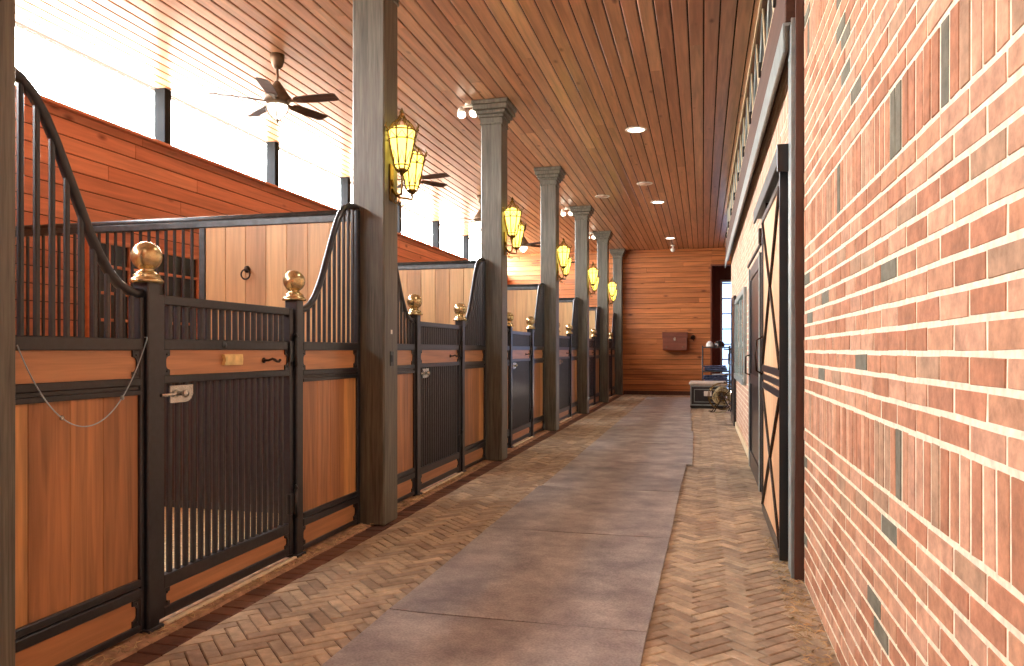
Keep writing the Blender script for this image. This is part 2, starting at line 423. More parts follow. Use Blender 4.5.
mb=MB(); mb.box(XL-.2,XL+.075,Y0-.3,YB+.1,SILL-.01,SILL+.025,.004); struct(mb.build('trim_3',M['leftwall']))
wy=[Y0-.3]+[.62+2.43*k for k in range(10)]+[YB+.1]
for i,yy in enumerate(wy[1:-1]):
    mb=MB(); mb.box(XL-.08,XL+.07,yy-.06,yy+.06,SILL+.028,H-.002,.004)
    struct(mb.build('trim_%d'%(10+i),M['mull']))
for i in range(len(wy)-1):
    mb=MB(); y0=wy[i]+.076; y1=wy[i+1]-.076
    mb.box(XL-.12,XL-.112,y0,y1,SILL+.025,H)
    struct(mb.build('window_%d'%(i+1),M['glass']))
# stall window with dark panes in the left wall of the second stall
def grid_window(y0,y1,z0,z1,nx,nz,idx):
    mb=MB(); X=XL+.002
    fw=.05
    mb.box(X,X+.05,y0,y1,z0,z0+fw,.004); mb.box(X,X+.05,y0,y1,z1-fw,z1,.004)
    mb.box(X,X+.05,y0,y0+fw,z0+fw,z1-fw,.004); mb.box(X,X+.05,y1-fw,y1,z0+fw,z1-fw,.004)
    for i in range(1,nx):
        c=y0+(y1-y0)*i/nx; mb.box(X+.005,X+.04,c-.016,c+.016,z0+fw,z1-fw,.003)
    for j in range(1,nz):
        c=z0+(z1-z0)*j/nz; mb.box(X+.005,X+.037,y0+fw,y1-fw,c-.016,c+.016,.003)
    w=struct(mb.build('window_%d'%idx,M['leftwall']))
    mb=MB(); mb.box(X,X+.012,y0+fw,y1-fw,z0+fw,z1-fw); mb.build('pane',M['black'],w)
    return w
grid_window(6.70,8.55,1.15,2.62,6,5,20)

# wall behind the camera
mb=MB(); mb.box(-2.4,.5,Y0-.25,Y0-.1,0,3.2); mb.box(XL-.1,-2.4,Y0-.25,Y0-.1,-.1,H+.02); mb.box(.5,1.0,Y0-.25,Y0-.1,-.1,H+.02); mb.box(-2.4,.5,Y0-.25,Y0-.1,3.2,H+.02)
struct(mb.build('wall_front',M['leftwall']))
# ------------------------------------------------------------------ end wall
DX0,DZ=.27,4.0
mb=MB(); hboards(mb,'x',XL-.1,DX0,YB,0,H,.16,-1)
hboards(mb,'x',DX0,1.75,YB,DZ,H,.16,-1)
mb.cur=1; mb.box(XL-.1,DX0,YB+.018,YB+.2,-.1,H+.02); mb.box(DX0,1.8,YB+.018,YB+.2,DZ,H+.02)
struct(mb.build('wall_back',[M['backwall'],M['ceilback']]))
mb=MB(); mb.box(DX0-.05,DX0,YB-.03,YB+.2,0,DZ+.05,.004); mb.box(DX0,1.7,YB-.03,YB+.2,DZ,DZ+.05,.004)
struct(mb.build('trim_4',M['box']))
mb=MB(); mb.box(-2.45,DX0-.05,YB-.018,YB,1.42,1.45,.003); struct(mb.build('trim_5',M['backwall']))
mb=MB(); mb.box(-2.45,DX0-.05,YB-.02,YB,0,.13,.004); struct(mb.build('baseboard_back',M['bwood']))
# passage behind the end wall with a tall glazed door
YA=25.9; gx0,gx1=.60,1.55
mb=MB()
x=DX0-.1
while x<gx0-.06:
    mb.box(x+.002,min(x+.12,gx0-.05)-.002,YA,YA+.02,0,H,.003); x+=.12
mb.box(DX0-.2,gx0-.05,YA+.02,YA+.08,0,H); mb.box(gx0-.05,1.8,YA,YA+.02,3.72,H)
mb.box(DX0-.14,DX0-.12,YB+.2,YA+.02,0,H)
struct(mb.build('wall_passage',M['alcove']))
mb=MB()
mb.box(gx0-.05,gx0+.02,YA-.02,YA+.04,0,3.72,.004); mb.box(gx1,gx1+.06,YA-.02,YA+.04,0,3.72,.004); mb.box(gx0+.02,gx1,YA-.02,YA+.04,3.64,3.72,.004)
for k in range(8):
    z=.1+3.5*k/7; mb.box(gx0+.02,gx1,YA,YA+.03,z-.02,z+.02,.003)
mb.box((gx0+gx1)/2-.02,(gx0+gx1)/2+.02,YA,YA+.03,.1,3.64,.003)
d=struct(mb.build('door_1',M['white']))
mb=MB(); mb.box(gx0+.02,gx1,YA+.012,YA+.018,.1,3.64); mb.build('pane',M['dimglass'],d)
mb=MB(); mb.box(XR+.38,1.8,17.12,17.28,-.1,H+.02); mb.box(1.62,1.8,17.1,YA+.1,-.1,H+.02); struct(mb.build('wall_side_passage',M['alcove']))

# ------------------------------------------------------------------ right wall bricks
CZ=.078; BL=.225
def brickwall(mb,y0,y1,holes=()):
    """face at X=XR looking toward -X"""
    def brick(a,b,z0,z1):
        a=max(a,y0); b=min(b,y1)
        for (h0,h1,hz0,hz1) in holes:
            if b>h0 and a<h1 and z1>hz0 and z0<hz1:
                if a<h0 and h0-a>.04: b=h0
                elif b>h1 and b-h1>.04: a=h1
                else: return
        if b-a<.025: return
        j=lambda: random.uniform(-.0022,.0022)
        e=.0035; xf=XR+random.uniform(-.0012,.0012); xb=XR+.009
        o=[(xb,a+j(),z0+j()),(xb,b+j(),z0+j()),(xb,b+j(),z1+j()),(xb,a+j(),z1+j())]
        i_=[(xf,o[0][1]+e,o[0][2]+e),(xf,o[1][1]-e,o[1][2]+e),(xf,o[2][1]-e,o[2][2]-e),(xf,o[3][1]+e,o[3][2]-e)]
        fs=[(4,5,6,7),(0,1,5,4),(1,2,6,5),(2,3,7,6),(3,0,4,7)]
        fs=[tuple(reversed(f)) for f in fs]
        mb.add(o+i_,fs)
    # courses: soldier bands at 1.167-.234, +.858+.234 ...
    zs=[]; z=.933-11*CZ    # first running course
    zz=z-CZ
    zs.append(('r',max(0,zz),z))
    cur=z
    for blk in range(5):
        for k in range(11): zs.append(('r',cur,cur+CZ)); cur+=CZ
        zs.append(('s',cur,cur+3*CZ)); cur+=3*CZ
    m=.0075; row=0
    for kind,a,b in zs:
        if a>H: break
        b=min(b,H)
        if kind=='r':
            ph=2.183+(BL/2 if row%2 else 0); row+=1
            k=math.floor((y0-ph)/BL)
            while ph+k*BL<y1:
                brick(ph+k*BL+m*.75,ph+(k+1)*BL-m*.75,a+m*.8,b-m*.8); k+=1
        else:
            k=math.floor((y0-2.183)/CZ)
            while 2.183+k*CZ<y1:
                brick(2.183+k*CZ+m*.7,2.183+(k+1)*CZ-m*.7,a+m*.8,b-m*.8); k+=1
YE=4.91
mb=MB(); brickwall(mb,Y0,YE)
mb.cur=1; mb.box(XR+.0028,XR+.4,Y0-.3,YE-.002,-.1,H+.02)
struct(mb.build('wall_right',[M['brick'],M['mortar']]))
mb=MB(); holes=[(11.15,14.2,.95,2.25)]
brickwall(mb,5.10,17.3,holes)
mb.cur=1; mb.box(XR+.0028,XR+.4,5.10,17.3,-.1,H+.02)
struct(mb.build('wall_right',[M['brick_bright'],M['mortar']]))
mb=MB(); mb.box(XR+.02,XR+.4,YE,5.1,-.1,H+.02); struct(mb.build('trim_6',M['bwoodz']))
# jamb board and grey steel post
mb=MB()
vs=[];n=24
prof=[]
for i in range(n+1):
    z=H*i/n
    w=.012+.022*(.5+.5*math.sin(z*3.1+1.0))*(1 if z<2 else .35)
    prof.append((z,w))
poly=[(.556-w_*.4,z) for z,w_ in prof]+[(.615,H),(.615,0)]
mb.prism([(z,x) for x,z in poly],4.925,4.955,'y')
mb.box(.572,.615,4.955,4.965,0,H,.003)
struct(mb.build('trim_7',M['bwoodz']))
mb=MB(); mb.box(.534,.60,4.965,5.20,0,3.46,.004); mb.box(.528,.536,4.965,4.985,0,3.46)
struct(mb.build('trim_8',M['teal']))
# low pale base strip of the far right wall
mb=MB(); mb.box(XR-.03,XR+.002,9.65,14.45,0,.10,.006); struct(mb.build('baseboard_right',M['cream']))

# header girder under the ceiling on the right
t=thing('header_girder','long dark timber header beam with light diagonal struts high on the right wall','beam',(XR-.09,14.5,3.47))
L0,L1=-9.4,3.75
mb=MB(); 
ys=[L0,-5.2,-1.3,L1]
for a,b_ in zip(ys[:-1],ys[1:]): mb.box(0,.08,a+.001,b_-.001,.02,.44,.006)
mb.build('timber_beam',M['bwood'],t)
mb=MB(); mb.box(-.014,.0,L0,L1,-.17,.018,.002); mb.box(0,.06,L0,L1,-.004,.018,.002); mb.build('steel_flange',M['teal'],t)
mb=MB(); mb.box(.062,.085,L0,L1,.44,1.09); mb.build('backing_board',M['dark'],t)
mb=MB(); mb.box(-.008,.012,L0,L1,1.06,1.095,.002); mb.box(.0,.02,L0,L1,.442,.456,.002); mb.build('chord_strip',M['cream'],t)
k=0; y=L0+.2
while y<L1-.5:
    mb=MB(); mb.tube([(.03,y,.45),(.03,y+.33,1.06)] if k%2==0 else [(.03,y,1.06),(.03,y+.33,.45)],.013,6)
    s_=mb.build('diagonal_strut',M['teal'] if k%2 else M['cream'],t); y+=.42; k+=1
for k in range(9):
    mb=MB(); mb.box(-.02,.06,L0+.6+k*1.45,L0+.66+k*1.45,.40,.52,.003); mb.build('bracket',M['dark'],t)

# ------------------------------------------------------------------ sliding doors on the right
def xdoor(t,W,Hh,x0,x1,near_black=True):
    """leaf: local Y 0..W, Z 0..Hh, X x0(aisle)..x1"""
    mb=MB(); n=8
    for k in range(n):
        a=W*k/n; mb.box(x0+.012,x1-.012,a+.0015,a+W/n-.0015,.05,Hh-.03,.003)
    mb.build('pine_boards',M['pale'],t)
    mb=MB(); f=.055
    mb.box(x0,x1,0,f,0,Hh,.003); mb.box(x0,x1,W-f,W,0,Hh,.003); mb.box(x0,x1,f,W-f,0,.07,.003); mb.box(x0,x1,f,W-f,Hh-.05,Hh,.003)
    zc=Hh*.46
    mb.box(x0,x1,f,W-f,zc-.10,zc-.045,.003); mb.box(x0,x1,f,W-f,zc+.045,zc+.10,.003); mb.box(x0+.004,x1-.004,f,W-f,zc-.025,zc+.025,.003)
    mb.build('door_frame',M['metal'],t)
    mb=MB()
    for z0,z1 in ((.07,zc-.10),(zc+.10,Hh-.05)):
        mb.tube([(x0+.004,f,z0),(x0+.004,W-f,z1)],.012,6); mb.tube([(x0+.002,f,z1),(x0+.002,W-f,z0)],.012,6)
    mb.build('cross_brace',M['rust'],t)
    mb=MB(); mb.tube([(x0,W-.12,zc+.02),(x0-.05,W-.12,zc+.05),(x0-.06,W-.12,zc+.18),(x0-.05,W-.12,zc+.31),(x0,W-.12,zc+.34)],.008,8)
    mb.build('pull_handle',M['rust'],t)
t=thing('sliding_stall_door','near pale pine sliding door with black frame and crossed iron braces on the right wall','door',(.495,5.33,.015))
xdoor(t,1.62,2.54,0,.07)
mb=MB(); mb.box(-.004,.074,-.014,.002,0,2.58,.002); mb.build('edge_cap',M['black'],t)
for yy in (.12,1.46):
    mb=MB(); mb.box(.02,.05,yy-.025,yy+.025,2.5,2.66,.003); mb.lathe([(0,-.012),(.035,-.012),(.035,.012),(0,.012)],(.035,yy,2.67),14,'x')
    mb.build('roller_hanger',M['rust'],t)
t=thing('door_track','dark steel overhead track holding the near pale sliding door','track',(.485,5.23,2.61))
mb=MB(); mb.box(-.005,.088,-.04,2.35,.045,.105,.006); mb.box(-.02,.0,-.04,2.35,.0,.115,.004); mb.build('rail',M['metal2'],t)
for k in range(4):
    mb=MB(); mb.box(.0,.093,.1+k*.7,.15+k*.7,.10,.16,.003); mb.build('wall_bracket',M['rust'],t)
mb=MB(); mb.box(-.022,.09,-.052,-.038,-.05,.13,.003); mb.build('end_stop',M['black'],t)

def framed_door(name,label,y0,y1,z1,fm,pm,panew=True):
    t=thing(name,label,'door',(XR-.05,y0,.012)); W=y1-y0
    mb=MB(); f=.14; X0,X1=0,.045
    mb.box(X0,X1,0,f,0,z1,.004); mb.box(X0,X1,W-f,W,0,z1,.004); mb.box(X0,X1,f,W-f,z1-f,z1,.004); mb.box(X0,X1,f,W-f,0,.2,.004); mb.box(X0,X1,f,W-f,1.0,1.12,.004)
    mb.build('door_frame',fm,t)
    mb=MB(); mb.box(.014,.03,f,W-f,.2,z1-f); mb.build('panel',pm,t)
    mb=MB(); mb.tube([(-.0,W-.07,1.1),(-.05,W-.07,1.12),(-.05,W-.07,1.32),(0,W-.07,1.34)],.009,8); mb.build('pull_handle',M['rust'],t)
    return t
t=framed_door('metal_framed_door','black and grey-green framed door just beyond the near pale sliding door',7.85,9.6,2.36,M['metal'],M['black'])
mb=MB(); mb.box(-.012,.0,0,.06,0,2.37,.002); mb.box(-.012,0,1.69,1.75,0,2.37,.002); mb.build('edge_strip',M['teal'],t)
mb=MB(); mb.box(-.03,.045,-.25,-.16,2.42,2.56,.004); mb.box(-.02,.0,-.20,1.9,2.40,2.43,.003); mb.build('track_bracket',M['rust'],t)
t=framed_door('metal_framed_door','far dark framed door on the right wall behind the hose reel',14.5,15.9,2.4,M['metal'],M['black'])
# window with grey-green frame in brick
mb=MB(); y0,y1,z0,z1=11.15,14.2,.95,2.25; f=.09
mb.box(XR-.045,XR+.1,y0-.02,y0+f,z0,z1+.05,.004); mb.box(XR-.045,XR+.1,y1-f,y1+.02,z0,z1+.05,.004)
mb.box(XR-.045,XR+.1,y0+f,y1-f,z1-.04,z1+.05,.004); mb.box(XR-.06,XR+.1,y0+f,y1-f,z0-.04,z0+.05,.004)
mb.box(XR-.03,XR+.1,(y0+y1)/2-.04,(y0+y1)/2+.04,z0+.05,z1-.04,.004)
w=struct(mb.build('window_21',M['teal']))
mb=MB(); mb.box(XR-.01,XR+.02,y0+f,y1-f,z0+.05,z1-.04); mb.build('pane',M['greenglass'],w)

# ------------------------------------------------------------------ timber posts
ordn=['first','second','third','fourth','fifth','sixth']
plabels=['dark timber post cut off by the left edge, nearest of all posts',
 'large dark oak post after the nearest stall, with switch plate and lantern',
 'grey oak post with stepped capital between the second and third stalls, two-lamp sconce on it',
 'grey oak post between the third and fourth stalls, third in the receding row of capitals in reach',
 'grey oak post between the fourth and fifth stalls, small white spotlights at its capital',
 'grey oak post between the fifth and sixth stalls, last one carrying a lit lantern',
 'farthest grey oak post standing against the orange pine end wall']
plabels[2]='grey oak post between the second and third stalls, first showing its stepped capital'
plabels[3]='grey oak post between the third and fourth stalls, second showing its stepped capital'
def timber_post(k):
    y=PY[k]; t=thing('timber_post',plabels[k],'post',(XP-PW/2,y+PW/2,0),0,'full-height timber posts along the aisle')
    h=PW/2
    mb=MB(); mb.box(-h,h,-h,h,.004,H-.2,.012); mb.build('shaft',M['post'],t)
    mb=MB()
    for (e,z0,z1) in ((.012,H-.30,H-.275),(.03,H-.21,H-.17),(.055,H-.17,H-.12),(.085,H-.12,H-.055),(.10,H-.055,H-.001)):
        mb.box(-h-e,h+e,-h-e,h+e,z0,z1,.008)
    # cove
    mb.box(-h-.004,h+.004,-h-.004,h+.004,H-.275,H-.21)
    mb.build('capital',M['post'],t)
    return t
posts=[timber_post(k) for k in range(7)]
t=posts[1]
mb=MB(); mb.box(PW/2,PW/2+.006,-.03,.04,1.28,1.40,.002); p=mb.build('switch_plate',M['black'],t); p['label']='black switch plate'
mb=MB(); mb.box(PW/2+.006,PW/2+.012,-.008,.018,1.31,1.37,.002); mb.build('switch_toggle',M['metal'],p)
mb=MB(); mb.box(PW/2,PW/2+.002,-.01,.02,1.54,1.575); p=mb.build('paper_tag',M['white'],t); p['label']='small white paper tag'
for k in (5,):
    pass

# ------------------------------------------------------------------ stall fronts
def scurve(L):
    pts=[(0,1.69),(.05,1.69),(.10,1.70),(.16,1.728),(.22,1.78),(.28,1.855),(.34,1.95),(.40,2.065),(.46,2.18),(.52,2.295),(.58,2.395),(.64,2.47),(.70,2.515),(.77,2.54),(.86,2.55)]
    s=L/.93
    return [(u*s,z) for u,z in pts]+[(L-.02,2.552)]
def zcurve(c,u):
    for (a,za),(b,zb) in zip(c[:-1],c[1:]):
        if a<=u<=b: return za+(zb-za)*(u-a)/(b-a)
    return c[-1][1]
FIN=[(0,1.746),(.078,1.746),(.081,1.757),(.070,1.766),(.062,1.776),(.064,1.784),(.046,1.797),(.034,1.806),(.036,1.815)]
bc,br=1.878,.073
for i in range(1,15):
    a=-PI/2+.42+ (PI-.42)*i/14; FIN.append((max(br*math.cos(a),0.0),bc+br*math.sin(a)))
def gusset(mb,y,z0,z1,d,x=-.012):
    """black end plate with scalloped inner edge; d=+1 grows toward +y"""
    w=.045; h=z1-z0; P=[(y,z0),(y+d*w,z0)]
    # lower scallop
    for i in range(7):
        a=PI/2*i/6; P.append((y+d*(w-.028*math.sin(a)), z0+.03*h/.13+ .035*(1-math.cos(a))*h/.13*.6))
    for i in range(7):
        a=PI/2*(1-i/6); P.append((y+d*(w-.028*math.sin(a)), z1-.03*h/.13-.035*(1-math.cos(a))*h/.13*.6))
    P+=[(y+d*w,z1),(y,z1)]
    mb.prism(P,x-.01,x+.004,'x')
    for zz in (z0+.022,z1-.022): mb.lathe([(0.006,x+.002),(.006,x+.008),(0,x+.010)],(0,y+d*.022,zz),8,'x')
def side_panel(L,sgn,label,loc):
    """u measured away from the gate post, along sgn*Y. local x=0 aisle face"""
    t=thing('stall_front_panel',label,'stall panel',loc,0,'fixed panels beside the stall gates')
    Y=lambda u: sgn*u
    def B(mb,x0,x1,u0,u1,z0,z1,b=.004):
        a,c=sorted((Y(u0),Y(u1))); mb.box(x0,x1,a,c,z0,z1,b)
    mb=MB(); B(mb,-.075,.018,-.085,0,.002,1.746,.006); B(mb,-.09,.033,-.10,.015,.002,.03,.004)
    po=mb.build('gate_post',M['metal'],t)
    mb=MB(); mb.lathe(FIN,(-.028,Y(-.0425),0),24); mb.build('finial',M['brass'],po)
    mb=MB()
    B(mb,-.05,0,L-.055,L-.002,.02,2.53); B(mb,-.045,-.002,0,.03,.03,1.67)
    B(mb,-.05,.004,.03,L-.055,1.408,1.467)
    B(mb,-.05,.002,.03,L-.055,1.235,1.272); B(mb,-.045,-.010,.03,L-.055,1.215,1.235,.002); B(mb,-.05,.004,.03,L-.055,1.19,1.215,.003)
    B(mb,-.05,.004,.03,L-.055,.252,.286); B(mb,-.045,-.008,.03,L-.055,.244,.252,.002); B(mb,-.05,.006,.03,L-.055,.196,.244)
    B(mb,-.05,.0,.03,L-.055,.028,.062)
    mb.build('frame',M['metal'],t)
    c=scurve(L); mb=MB(); pts=[(-.025,Y(u),z) for u,z in c]+[(-.025,Y(L-.015),2.545)]
    mb.tube([(-.025,Y(-.002),1.69)]+pts[1:],.024,12); mb.build('curved_rail',M['metal'],t)
    mb=MB(); u=.065
    while u<L-.08:
        z1=zcurve(c,u)-.008; B(mb,-.036,-.014,u-.013,u+.013,1.462,z1,.006); u+=.0775
    mb.build('bar_grille',M['metal'],t)
    mb=MB(); n=4; u0,u1=.03,L-.055; cut=[0,.27,.50,.76,1]
    for a,b_ in zip(cut[:-1],cut[1:]): B(mb,-.036,-.016,u0+(u1-u0)*a+.0008,u0+(u1-u0)*b_-.0008,.28,1.20,.0025)
    mb.build('wood_panel',M['panel'],t)
    mb=MB(); B(mb,-.036,-.016,.03,L-.055,1.268,1.412,.002); mb.build('name_board',M['panelh'],t)
    mb=MB(); B(mb,-.036,-.016,.03,L-.055,.058,.20,.002); mb.build('kick_board',M['panelh'],t)
    for z0,z1 in ((1.272,1.408),(.062,.196)):
        for u,d in ((.03,1),(L-.055,-1)):
            mb=MB(); gusset(mb,Y(u),z0,z1,d*sgn); mb.build('corner_plate',M['metal'],t)
    return t
GW=1.33
def gate():
    t=thing('stall_gate','x','gate',(0,0,0),0,'stall gates along the left side of the aisle')
    g=.008; W=GW-g; mb=MB(); f=.052
    mb.box(-.055,-.002,g,g+f,.04,1.69,.005); mb.box(-.055,-.002,W-f,W,.04,1.69,.005)
    for z0,z1 in ((1.642,1.69),(1.41,1.467),(1.237,1.279),(.186,.255),(.04,.093)): mb.box(-.053,-.004,g+f-.002,W-f+.002,z0,z1,.004)
    mb.build('gate_frame',M['metal'],t)
    for nm,z0,z1 in (('upper_grille',1.46,1.648),('lower_grille',.25,1.242)):
        mb=MB(); n=18; a=g+f; p=(W-f-a)/(n+1)
        for i in range(1,n+1):
            c=a+p*i; mb.box(-.042,-.014,c-.0145,c+.0145,z0,z1,.007)
        mb.build(nm,M['metal'],t)
    mb=MB(); mb.box(-.04,-.016,g+f,W-f,1.275,1.414,.002); mb.build('name_board',M['panelh'],t)
    mb=MB(); mb.box(-.04,-.016,g+f,W-f,.09,.19,.002); mb.build('kick_board',M['panelh'],t)
    for z0,z1 in ((1.279,1.41),(.093,.186)):
        for y,d in ((g+f,1),(W-f,-1)):
            mb=MB(); gusset(mb,y,z0,z1,d); mb.build('corner_plate',M['metal'],t)
    for z in (.28,1.30):
        mb=MB(); mb.tube([(.012,W+.002,z),(.012,W+.002,z+.20)],.014,10); mb.box(-.02,.008,W-.06,W+.004,z+.03,z+.17,.003)
        mb.tube([(.012,W+.002,z+.20),(.012,W+.002,z+.225)],[.018,.006],10)
        mb.build('hinge',M['black'],t)
    # latch
    mb=MB(); y0=g+.085; mb.prism([(y0,1.135),(y0+.13,1.135),(y0+.165,1.15),(y0+.18,1.175),(y0+.18,1.225),(y0,1.225)],-.006,.004,'x')
    la=mb.build('latch_plate',M['silver'],t)
    mb=MB(); mb.tube([(.012,y0-.08,1.18),(.012,y0+.11,1.18)],.009,10); mb.lathe([(.012,0),(.012,.02),(.02,.026),(.022,.036),(.016,.046),(0,.05)],(0.002,y0+.075,1.182),14,'x'); mb.box(.004,.016,y0+.02,y0+.045,1.165,1.197,.003)
    mb.build('bolt',M['silver'],la)
    # blanket hook
    mb=MB(); yc=W*.78; mb.lathe([(.018,0),(.018,.006),(0,.008)],(-.016,yc-.05,1.345),12,'x')
    mb.tube([(-.01,yc-.05,1.345),(.02,yc-.05,1.345),(.035,yc-.03,1.355),(.035,yc,1.348),(.03,yc+.03,1.337),(.03,yc+.055,1.335),(.03,yc+.07,1.347)],[.007,.007,.008,.009,.008,.007,.009],8)
    mb.build('hook',M['rust'],t)
    return t
SO=['nearest','second','third','fourth','fifth','farthest']
g0=gate()
gates=[]; panels=[]
for k in range(6):
    ya=PY[k]+PW; yb=PY[k+1]; yc=ya+(yb-ya)*.5-.012
    gy0=yc-GW/2; gy1=yc+GW/2
    La=gy0-.085-ya; Lb=yb-(gy1+.085)
    locA=(XF,gy0-.085,0); locB=(XF,gy1+.085,0)
    if k==0:
        A=side_panel(La,-1,'',locA); Bq=side_panel(Lb,1,'',locB); protoA,protoB=A,Bq; G=g0
    else:
        A=copy_tree(protoA); A.location=locA; Bq=copy_tree(protoB); Bq.location=locB; G=copy_tree(g0)
    G.location=(XF,gy0,0)
    nm=SO[k]
    A['label']='wood and steel panel on the near side of the %s stall gate'%nm
    Bq['label']='wood and steel panel on the far side of the %s stall gate'%nm
    G['label']={0:'nearest stall gate, black bars with brass nameplate and silver latch',1:'second stall gate, closed and seen obliquely just beyond the large dark post'}.get(k,'%s stall gate along the aisle, closed black barred gate between brass ball posts'%nm)
    gates.append(G); panels+= [A,Bq]
    mb=MB(); mb.box(XF+.010,XF+.038,gy0+.03,gy1-.03,.014,.030,.004); struct(mb.build('trim_%d'%(30+k),M['cream']))
# nameplate and badge on the nearest gate
mb=MB(); mb.prism([(.55,1.322),(.73,1.322),(.735,1.355),(.73,1.385),(.55,1.385),(.565,1.355)],-.016,.004,'x'); p=mb.build('nameplate',M['plate'],gates[0]); p['label']='blank-looking brass nameplate'
mb=MB(); mb.lathe([(.022,0),(.02,.004),(0,.005)],(-.004,.56,1.438),16,'x'); p=mb.build('badge',M['metal2'],gates[0]); p['label']='small grey round badge'

# ------------------------------------------------------------------ stall partitions
def partition(label,y,near):
    t=thing('stall_partition',label,'partition',(0,y,0),0,'partitions between the stalls')
    x1=XP-PW-.01; xm=-4.22; x0=XL+.01
    mb=MB(); mb.box(x0,x1,-.03,.03,2.47,2.53,.006); mb.tube([(x0,-.0,2.545),(x1,-.0,2.545)],.028,10); mb.build('top_rail',M['metal2'],t)
    mb=MB()
    for x in (x1-.03,xm,x0+.03): mb.box(x-.03,x+.03,-.028,.028,.03,2.47,.005)
    mb.box(x0,x1,-.026,.026,1.38,1.44,.004)
    mb.box(x0,x1,-.026,.026,.03,.09,.004)
    mb.build('frame',M['metal2'],t)
    mb=MB(); n=7; a,b_=xm+.03,x1-.06
    for i in range(n): mb.box(a+(b_-a)*i/n+.0008,a+(b_-a)*(i+1)/n-.0008,-.018,.018,1.43,2.475,.003)
    mb.build('solid_panel',M['part'],t)
    mb=MB(); n=26; a,b_=x0+.06,x1-.06
    for i in range(n): mb.box(a+(b_-a)*i/n+.0008,a+(b_-a)*(i+1)/n-.0008,-.018,.018,.085,1.385,.003)
    mb.build('lower_panel',M['lining'],t)
    mb=MB(); a,b_=x0+.06,xm-.03; n=int((b_-a)/.085)
    for i in range(1,n): 
        c=a+(b_-a)*i/n; mb.box(c-.011,c+.011,-.012,.012,1.43,2.475,.004)
    mb.build('bar_grille',M['metal'],t)
    return t
plab=['slatted and boarded partition at the back of the nearest stall with an iron tie ring',
 'wooden partition behind the second stall, seen between the two nearest posts',
 'wooden partition behind the third stall','wooden partition behind the fourth stall','wooden partition behind the fifth stall']
pr=partition(plab[0],PY[1]+PW/2,True); prs=[pr]
for k in range(1,5):
    c=copy_tree(pr); c.location=(0,PY[k+1]+PW/2,0); c['label']=plab[k]; prs.append(c)
mb=MB(); xr,zr=-3.78,2.05
mb.lathe([(.03,0),(.03,.008),(.012,.02),(0,.022)],(xr,0,zr+.05),14,'y')
for i in range(len(mb.v)): mb.v[i]=(mb.v[i][0],-.018-mb.v[i][1],mb.v[i][2])
mb.tube([(xr+.042*math.sin(a),-.045,zr+.005+.042*math.cos(a)) for a in [2*PI*i/20 for i in range(21)]],.007,8,False)
p=mb.build('tie_ring',M['rust'],pr)

# ------------------------------------------------------------------ cord on the nearest panel
mb=MB(); ya,yb_=2.46,3.19; pts=[]
for i in range(31):
    s_=i/30; yy=ya+(yb_-ya)*s_; z=1.385+.075*s_-.36*(1-((s_-.47)/.5)**2 if abs(s_-.47)<.5 else 0)*1.0
    pts.append((XF+.016,yy,max(z,1.0)))
pts=[]
for i in range(41):
    s_=i/40; yy=ya+(yb_-ya)*s_; c=math.cosh(2.2*(s_-.5))-math.cosh(1.1)
    pts.append((XF+.015,yy,1.43+.03*s_+.56*c))
pts.append((XF+.012,yb_+.005,1.472)); pts.append((XF-.02,yb_+.006,1.474))
mb.tube(pts,.0028,6); o=thing('hanging_cord','thin pale blue cord hanging in a loop across the nearest left stall panel','cord',(XF,2.82,1.0))
mb.mat4(Matrix.Translation((-XF,-2.82,-1.0))); 
M['cord']=plain('pale_cord',(176,190,198),.6); mb.build('cord_line',M['cord'],o)
for q in (12,31):
    p=pts[q]; mb=MB(); mb.lathe([(0,-.012),(.008,-.008),(.010,0),(.007,.009),(0,.012)],(p[0]-XF,p[1]-2.82,p[2]-1.0),8); mb.build('snap_clip',M['silver'] if q==12 else M['teal'],o)

